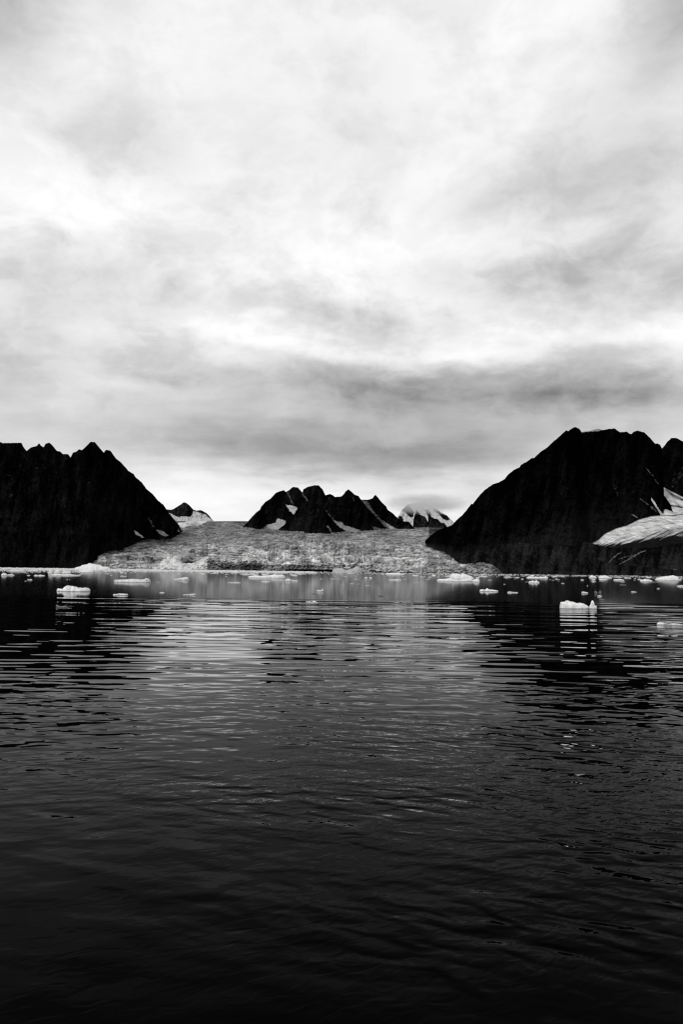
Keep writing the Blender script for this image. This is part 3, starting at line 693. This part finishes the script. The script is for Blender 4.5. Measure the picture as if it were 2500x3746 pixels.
berg('dim ball shaped ice lump left of the upright sliver', [(2178, 2166), (2182, 2161), (2187, 2164), (2190, 2169)], 2171.5, mat=M_DIM, dfac=.9)
berg('dim upright ice sliver right of the ball shaped lump', [(2194, 2167), (2199, 2160.5), (2201, 2160), (2203, 2168)], 2172, mat=M_DIM, dfac=.9)
berg('thin pale floe with a tapering right tail in the dark right water', [(2313, 2164), (2319, 2163), (2334, 2165.5)], 2166.5, mat=M_FLOE)
berg('flat half melted white floe with ragged edges among ripples at the right edge', [(2412, 2281), (2425, 2278.5), (2436, 2279), (2455, 2284), (2475, 2282), (2500, 2284), (2515, 2286)], 2288, flat=True, mat=M_FLOE, dfac=.35)
berg('flat floe cut by the right picture edge, in smooth water', [(2483, 2144), (2495, 2141.5), (2520, 2142)], 2146, flat=True)
berg('white lump of ice with a pointed top at the foot of the dark ice cliff', [(853, 2092), (858, 2088), (862, 2085), (867, 2090), (872, 2093)], 2094)
berg('dark water-clear ice hump in the rippled water on the left', [(622, 2226), (630, 2220), (640, 2219), (648, 2224), (652, 2227)], 2228, mat=M_DIM)
berg('dark thin ice scrap floating in the middle of the glacier reflection', [(1141, 2172), (1150, 2171), (1158, 2172)], 2173, mat=M_DIM)
berg('dark winged ice scrap near the lower edge of the glacier reflection', [(1387, 2179), (1390, 2176), (1396, 2178.5), (1403, 2179.5)], 2181, mat=M_DIM)

# smaller floes: (x0, x1, base, height px)
MID = [(24, 88, 2091, 6), (96, 141, 2090, 5), (97, 110, 2105.5, 3), (97, 118, 2122, 5), (88, 97, 2126, 2), (241, 248, 2120.5, 2.5), (252, 256, 2120.5, 2), (438, 464, 2109, 4), (438, 451, 2096.5, 3.5), (378, 418, 2100, 2.5), (400, 412, 2106, 2),
       (565, 590, 2130, 2), (732, 753, 2101, 4), (877, 950, 2102, 5), (955, 985, 2103, 5), (1060, 1093, 2106, 4), (824, 831, 2109, 3), (1171, 1182, 2118.5, 2.5), (1204, 1255, 2118.5, 1.6), (1291, 1316, 2119.5, 2.5), (1334, 1346, 2116, 7), (1350, 1364, 2116, 8),
       (1278, 1298, 2136, 2.5), (1300, 1319, 2137, 2), (1334, 1359, 2142.5, 2.5), (1472, 1490, 2120, 1.5), (1508, 1535, 2107, 5), (1535, 1556, 2111, 3), (1580, 1597, 2107, 6), (1627, 1651, 2109, 6), (1741, 1757, 2115.5, 5), (1753, 1790, 2110, 4), (1784, 1801, 2122.5, 1.8),
       (1501, 1525, 2122.5, 1.6), (1501, 1545, 2133, 1.8), (1556, 1575, 2120, 2), (2020, 2042, 2109.5, 4), (2046, 2070, 2108.5, 3), (2054, 2067, 2134.5, 2.5), (2033, 2043, 2117, 2), (1843, 1876, 2112, 4), (1881, 1905, 2113, 3.5), (1907, 1918, 2119, 3), (1881, 1888, 2118.5, 1.5),
       (2020, 2030, 2123, 1.5), (2041, 2050, 2125.5, 1.5), (1922, 1934, 2129, 1.5), (1843, 1851, 2138, 3), (2193, 2224, 2121.5, 4.5), (2165, 2183, 2128, 5), (2168, 2181, 2121.5, 4), (2243, 2285, 2112.5, 2.3), (2245, 2287, 2123, 6), (2284, 2313, 2115.5, 4), (2271, 2288, 2129.5, 2.3),
       (2333, 2348, 2120, 4), (2364, 2385, 2113.5, 4), (2268, 2294, 2140, 1.5), (2126, 2139, 2122.5, 3.5), (2149, 2153, 2143.5, 5), (2405, 2416, 2154, 3.5), (2320, 2330, 2117, 2), (2440, 2470, 2126, 2), (2490, 2500, 2116, 3), (1750, 1776, 2109, 4), (255, 271, 2144.5, 1.2),
       (2411, 2418, 2127, 2.5), (1598, 1605, 2122, 2)]
PROTO = []
def proto(seed, kind):
    r = random.Random(seed); n = 9
    pts = []
    for i in range(n):
        u = i / (n - 1); e = math.sin(math.pi * u) ** .4
        hgt = (r.uniform(.35, 1.0) if kind else r.uniform(.7, 1.0)) * e
        pts.append((u - .5, max(hgt, 0.05)))
    m = max(p[1] for p in pts); pts = [(a, b / m) for a, b in pts]
    p = np.array(pts)
    o = ice_mesh('floe', p, 0, 0, M_FLOE if seed % 3 else M_ICE, .5, 26, 9, seed, .4, not kind)
    me = o.data; bpy.data.objects.remove(o)
    return me
for s_ in range(10): PROTO.append(proto(100 + s_, s_ % 2))
ZN = [(430, 'below the left mountain'), (760, 'below the left part of the glacier'), (1000, 'below the fluted ice cliff'), (1340, 'below the middle of the glacier'), (1650, 'below the right part of the glacier'),
      (1900, 'below the glacier tongue'), (2120, 'below the moraine hill'), (2600, 'below the small right glacier')]
def zone(px):
    for a, n in ZN:
        if px < a: return n
NF = [0]
def floe(x0, x1, base, hp, tiny=False):
    mid = (x0 + x1) / 2; X, D = onwater(mid, base); s = D / F
    o = bpy.data.objects.new('floe', PROTO[NF[0] % len(PROTO)]); NF[0] += 1; COL.objects.link(o)
    w = (x1 - x0) * s
    o.location = (X, D, 0); o.scale = (w, min(w, 6 + .3 * w), hp * s * (.7 if tiny else .8))
    if random.random() < .5: o.scale.x *= -1; o.scale.y *= -1
    wid = 'wide' if (x1 - x0) > 26 else 'small'
    if tiny: lab = 'tiny white brash chip in the ice belt %s' % zone(mid); g = 'tiny brash ice chips in the belt along the shore'
    elif hp >= 4: lab = '%s bumpy white floe %s' % (wid, zone(mid)); g = 'bumpy white floes in front of the shore'
    elif base < shore(mid) + 20: lab = '%s thin flat floe in the ice belt %s' % (wid, zone(mid)); g = 'thin flat floes in the ice belt along the shore'
    else: lab = '%s thin flat floe adrift off the belt %s' % (wid, zone(mid)); g = 'thin flat floes adrift off the ice belt'
    return thing(o, lab, 'ice floe', g)
for a in MID: floe(*a)
r = random.Random(5)
cnt = 0
while cnt < 205:
    u = r.random()
    px = 1150 * u ** 1.1 if r.random() < .66 else r.uniform(1050, 2500)
    spread = 16 if px < 450 else (10 if px < 1100 else 14)
    off = 1.0 + abs(r.gauss(0, 1)) * spread * .55 if px < 1150 else 1.0 + r.random() ** 1.3 * spread * 1.6
    if off > 36: continue
    base = float(shore(px)) + off
    wpx = r.uniform(4, 14) if r.random() < .6 else r.uniform(12, 34 if px < 1150 else 22)
    hp = r.uniform(1.0, 2.6) if wpx < 16 else r.uniform(1.4, 3.2)
    floe(px - wpx / 2, px + wpx / 2, base, hp, tiny=True); cnt += 1
# uncountable mush of tiny fragments against the shore
def brash():
    n = 9500
    V = []; Fc = []
    for i in range(n):
        px = r.uniform(-60, 1160) if r.random() < .8 else r.uniform(1160, 2560)
        dens = 6.0 if px < 450 else 4.2
        off = -1.0 + abs(r.gauss(0, 1)) * dens
        X, D = onwater(px, float(shore(px)) + max(off, -1.5)); s = D / F
        w = r.uniform(1.5, 7) * s * .6; d = w * r.uniform(.5, 1); hh = (r.uniform(.9, 2.8) if px < 1150 else r.uniform(.4, 1.5)) * s
        k = len(V); m = r.randint(5, 7); a0 = r.random() * 6
        for q in range(m):
            a = a0 + q * 2 * math.pi / m; V.append((X + w * math.cos(a) * r.uniform(.8, 1.1), D + d * math.sin(a), -.2))
        for q in range(m):
            a = a0 + q * 2 * math.pi / m; V.append((X + .75 * w * math.cos(a), D + .75 * d * math.sin(a), hh * r.uniform(.4, .8)))
        V.append((X, D, hh))
        for q in range(m):
            q2 = (q + 1) % m
            Fc.append((k + q, k + q2, k + m + q2, k + m + q)); Fc.append((k + m + q, k + m + q2, k + 2 * m))
    me = bpy.data.meshes.new('brash_ice'); me.from_pydata(V, [], Fc); me.materials.append(M_FLOE)
    o = bpy.data.objects.new('brash_ice', me); COL.objects.link(o)
    struct(o, 'loose mush of tiny ice fragments along the foot of the shore', 'stuff')
brash()

# ------------------------------------------------------------------ low cloud round the far peaks
def mist(name, px, py, D, rx, ry, rz, dens, label, seed, scale):
    bpy_me = bpy.data.meshes.new(name)
    import bmesh
    bm = bmesh.new(); bmesh.ops.create_icosphere(bm, subdivisions=3, radius=1.0); bm.to_mesh(bpy_me); bm.free()
    o = bpy.data.objects.new(name, bpy_me); COL.objects.link(o)
    o.location = at(px, py, D); o.scale = (rx * D / F, rz, ry * D / F)
    m = bpy.data.materials.new(name + '_air'); m.use_nodes = True; nt = NT(m.node_tree); nt.n.clear()
    out = nt.new('ShaderNodeOutputMaterial'); pv = nt.new('ShaderNodeVolumePrincipled')
    tc = nt.new('ShaderNodeTexCoord').outputs['Object']
    g = nt.new('ShaderNodeTexGradient', gradient_type='SPHERICAL'); nt.link(tc, g.inputs[0])
    nz = nt.noise(nt.mapping(tc, (scale, scale * .6, scale * .6), loc=(seed, 0, 0)), 1, 4, .6)
    d = nt.math('MULTIPLY', nt.rng(g.outputs['Fac'], 0, .75, 0, 1, True), nt.rng(nz, .3, .62, .15, 1.0, True))
    nt.link(nt.math('MULTIPLY', d, dens), pv.inputs['Density'])
    pv.inputs['Color'].default_value = (1, 1, 1, 1); pv.inputs['Anisotropy'].default_value = .8
    nt.link(pv.outputs[0], out.inputs['Volume'])
    bpy_me.materials.append(m)
    struct(o, label, 'stuff')
mist('cloud', 1565, 1843, 5250, 190, 46, 220, .014, 'low cloud swallowing the distant snowy peaks', 3, 2.0)

# ------------------------------------------------------------------ world
def build_world():
    w = bpy.data.worlds.new("World"); SC.world = w; w.use_nodes = True
    nt = NT(w.node_tree); nt.n.clear()
    out = nt.new('ShaderNodeOutputWorld'); bg = nt.new('ShaderNodeBackground')
    tc = nt.new('ShaderNodeTexCoord').outputs['Generated']
    nrm = nt.new('ShaderNodeVectorMath', operation='NORMALIZE'); nt.link(tc, nrm.inputs[0])
    sep = nt.new('ShaderNodeSeparateXYZ'); nt.link(nrm.outputs[0], sep.inputs[0])
    x, y, z = sep.outputs
    az = nt.math('ARCTAN2', x, y); el = nt.math('ARCSINE', nt.math('ABSOLUTE', z))
    # cloud deck coordinates: streaks flatten towards the horizon
    zz = nt.math('ADD', nt.math('ABSOLUTE', z), .16)
    cv = nt.new('ShaderNodeCombineXYZ'); nt.link(nt.math('DIVIDE', x, zz), cv.inputs[0]); nt.link(nt.math('DIVIDE', y, zz), cv.inputs[1])
    deck = cv.outputs[0]
    ae = nt.new('ShaderNodeCombineXYZ'); nt.link(az, ae.inputs[0]); nt.link(el, ae.inputs[1])
    n1 = nt.noise(nt.mapping(deck, loc=(3.1, 1.7, 0)), 1.6, 5, .55)
    n2 = nt.noise(nt.mapping(deck, loc=(7.1, 4.7, 2)), 1.6, 5, .55)
    n5 = nt.noise(nt.mapping(deck, loc=(1.1, 9.7, 5)), 6.0, 4, .55)
    wv = nt.new('ShaderNodeCombineXYZ')
    nt.link(nt.math('ADD', nt.math('MULTIPLY', nt.math('SUBTRACT', n1, .5), .22), nt.math('MULTIPLY', nt.math('SUBTRACT', n5, .5), .05)), wv.inputs[0])
    nt.link(nt.math('ADD', nt.math('MULTIPLY', nt.math('SUBTRACT', n2, .5), .12), nt.math('MULTIPLY', nt.math('SUBTRACT', n5, .5), .04)), wv.inputs[1])
    av = nt.new('ShaderNodeVectorMath', operation='ADD'); nt.link(ae.outputs[0], av.inputs[0]); nt.link(wv.outputs[0], av.inputs[1])
    P = av.outputs[0]
    BL = [  # x, y, rx, ry (photo px), rot deg, delta
        (420, 510, 380, 170, 10, -.14), (250, 620, 500, 160, 0, .03), (1280, 470, 420, 260, -5, -.06), (200, 1000, 620, 260, 5, -.24), (300, 780, 500, 110, 0, .10), (2000, 700, 480, 230, -10, -.13), (2350, 420, 520, 420, 0, -.18),
        (1270, 1030, 420, 200, 15, .06), (2150, 1050, 620, 230, 0, -.20), (1250, 1190, 520, 120, 8, -.24), (700, 1120, 260, 90, 0, -.08), (1700, 1285, 1000, 80, 2, .24), (820, 1215, 260, 80, 0, .12), (2100, 1420, 1000, 250, 2, -.22), (1350, 1420, 800, 170, 0, -.26),
        (2150, 1470, 600, 90, -2, -.12), (500, 1370, 420, 90, 0, -.10), (1150, 1620, 950, 200, 4, -.30), (350, 1470, 500, 110, 6, .04), (1000, 1510, 350, 60, 0, .06), (2460, 1310, 300, 110, 12, .2), (-80, -80, 400, 330, 30, -.42), (2580, -80, 400, 330, -30, -.42), (1700, 1630, 600, 160, 0, -.20),  # the two top corner entries paint lens-like darkening into the sky
        (600, 1770, 700, 110, 0, .10), (1180, 1775, 150, 40, 0, -.12), (1000, 1870, 900, 90, 0, .08), (2450, 800, 260, 400, 0, -.10), (60, 1150, 300, 120, 0, -.10), (1550, 900, 400, 180, 0, .05), (2330, 1180, 300, 110, 0, -.10), (1700, 180, 700, 260, 0, .02),
    ]
    ARCS = 0
    acc = None
    for (bx, by, rx, ry, rot, amp) in BL:
        dx, dy, dz = ray(bx, by)
        a0 = math.atan2(float(dx), float(dy)); e0 = math.asin(float(dz) / math.sqrt(float(dx) ** 2 + float(dy) ** 2 + float(dz) ** 2))
        mp = nt.mapping(P, (rx / F, ry / F, 1), (a0, e0, 0), (0, 0, math.radians(-rot)), 'TEXTURE')
        g = nt.new('ShaderNodeTexGradient', gradient_type='SPHERICAL'); nt.link(mp, g.inputs[0])
        b = nt.rng(g.outputs['Fac'], 0, 1, 0, amp, True)
        acc = b if acc is None else nt.math('ADD', acc, b)
    n3 = nt.noise(nt.mapping(deck, (1, .8, 1), loc=(5, 2, 0)), 2.2, 8, .58)
    n4 = nt.noise(nt.mapping(deck, (.5, 1.6, 1), loc=(9, 3, 0)), 1.8, 6, .55)
    tex = nt.math('ADD', nt.math('MULTIPLY', nt.math('SUBTRACT', n3, .5), .28), nt.math('MULTIPLY', nt.math('SUBTRACT', n4, .5), .22))
    wq = nt.noise(nt.mapping(ae.outputs[0], (6, 9, 1), loc=(3, 3, 3)), 1, 3, .5)
    aw = nt.new('ShaderNodeVectorMath', operation='ADD'); nt.link(ae.outputs[0], aw.inputs[0])
    wc = nt.new('ShaderNodeCombineXYZ'); nt.link(nt.math('MULTIPLY', nt.math('SUBTRACT', wq, .5), .12), wc.inputs[0]); nt.link(nt.math('MULTIPLY', nt.math('SUBTRACT', wq, .5), .05), wc.inputs[1]); nt.link(wc.outputs[0], aw.inputs[1])
    up = nt.math('MULTIPLY', nt.rng(el, .10, .30, .15, .85, True), nt.rng(el, .34, .55, 1.0, .6, True))
    p1 = nt.noise(nt.mapping(aw.outputs[0], (6.5, 11, 1), loc=(4.3, 2.2, 1), rot=(0, 0, .15)), 1, 7, .6)
    p2 = nt.noise(nt.mapping(aw.outputs[0], (13, 19, 1), loc=(1.3, 7.2, 4), rot=(0, 0, -.2)), 1, 6, .62)
    puff = nt.math('ADD', nt.rng(p1, .44, .64, .035, -.15, True), nt.rng(p2, .42, .64, .03, -.08, True))
    tex = nt.math('ADD', tex, nt.math('MULTIPLY', puff, up))
    # unseen sky overhead and behind the camera, dimmed to control the light
    over = nt.rng(el, .62, 1.1, 0, 1, True)
    back = nt.rng(y, -.1, .35, 1, 0, True)
    dull = nt.math('MAXIMUM', over, back)
    v = nt.math('ADD', nt.math('ADD', nt.math('ADD', .855, acc), tex), nt.math('MULTIPLY', nt.rng(el, .30, .225, 0, 1, True), nt.rng(el, .075, .15, -.02, -.20, True)))
    v = nt.mix(dull, v, SKY_DULL)
    v = nt.math('MAXIMUM', v, .05)
    sky = nt.new('ShaderNodeTexSky', sky_type='NISHITA'); sky.sun_disc = False; sky.sun_elevation = SUN_EL; sky.sun_rotation = SUN_AZ
    bw = nt.new('ShaderNodeRGBToBW'); nt.link(sky.outputs[0], bw.inputs[0])
    v = nt.math('ADD', v, nt.math('MULTIPLY', nt.math('MINIMUM', bw.outputs[0], 2.0), .02))
    nt.link(grey(nt, v), bg.inputs['Color']); bg.inputs['Strength'].default_value = 1.0
    nt.link(bg.outputs[0], out.inputs['Surface'])
    w.cycles.sampling_method = 'MANUAL'; w.cycles.sample_map_resolution = 512

SKY_DULL = 0.5
SUN_EL, SUN_AZ = math.radians(38), math.radians(215)
build_world()
sun = bpy.data.lights.new('sun', 'SUN'); sun.energy = 1.5; sun.angle = math.radians(12); sun.color = (1, .995, .985)
so = bpy.data.objects.new('sun', sun); COL.objects.link(so)
d = Vector((math.sin(SUN_AZ) * math.cos(SUN_EL), math.cos(SUN_AZ) * math.cos(SUN_EL), math.sin(SUN_EL)))
so.rotation_euler = d.to_track_quat('Z', 'Y').to_euler(); so.location = (0, -20, 60)

# ------------------------------------------------------------------ render settings
SC.render.engine = 'CYCLES'
SC.view_settings.view_transform = 'Standard'; SC.view_settings.look = 'None'; SC.view_settings.exposure = 0; SC.view_settings.gamma = 1
c = SC.cycles
c.max_bounces = 8; c.diffuse_bounces = 2; c.glossy_bounces = 3; c.volume_bounces = 8; c.transmission_bounces = 1; c.transparent_max_bounces = 4
c.volume_step_rate = 1.0; c.volume_max_steps = 64
c.use_denoising = True; c.pixel_filter_type = 'BLACKMAN_HARRIS'; c.filter_width = 1.25
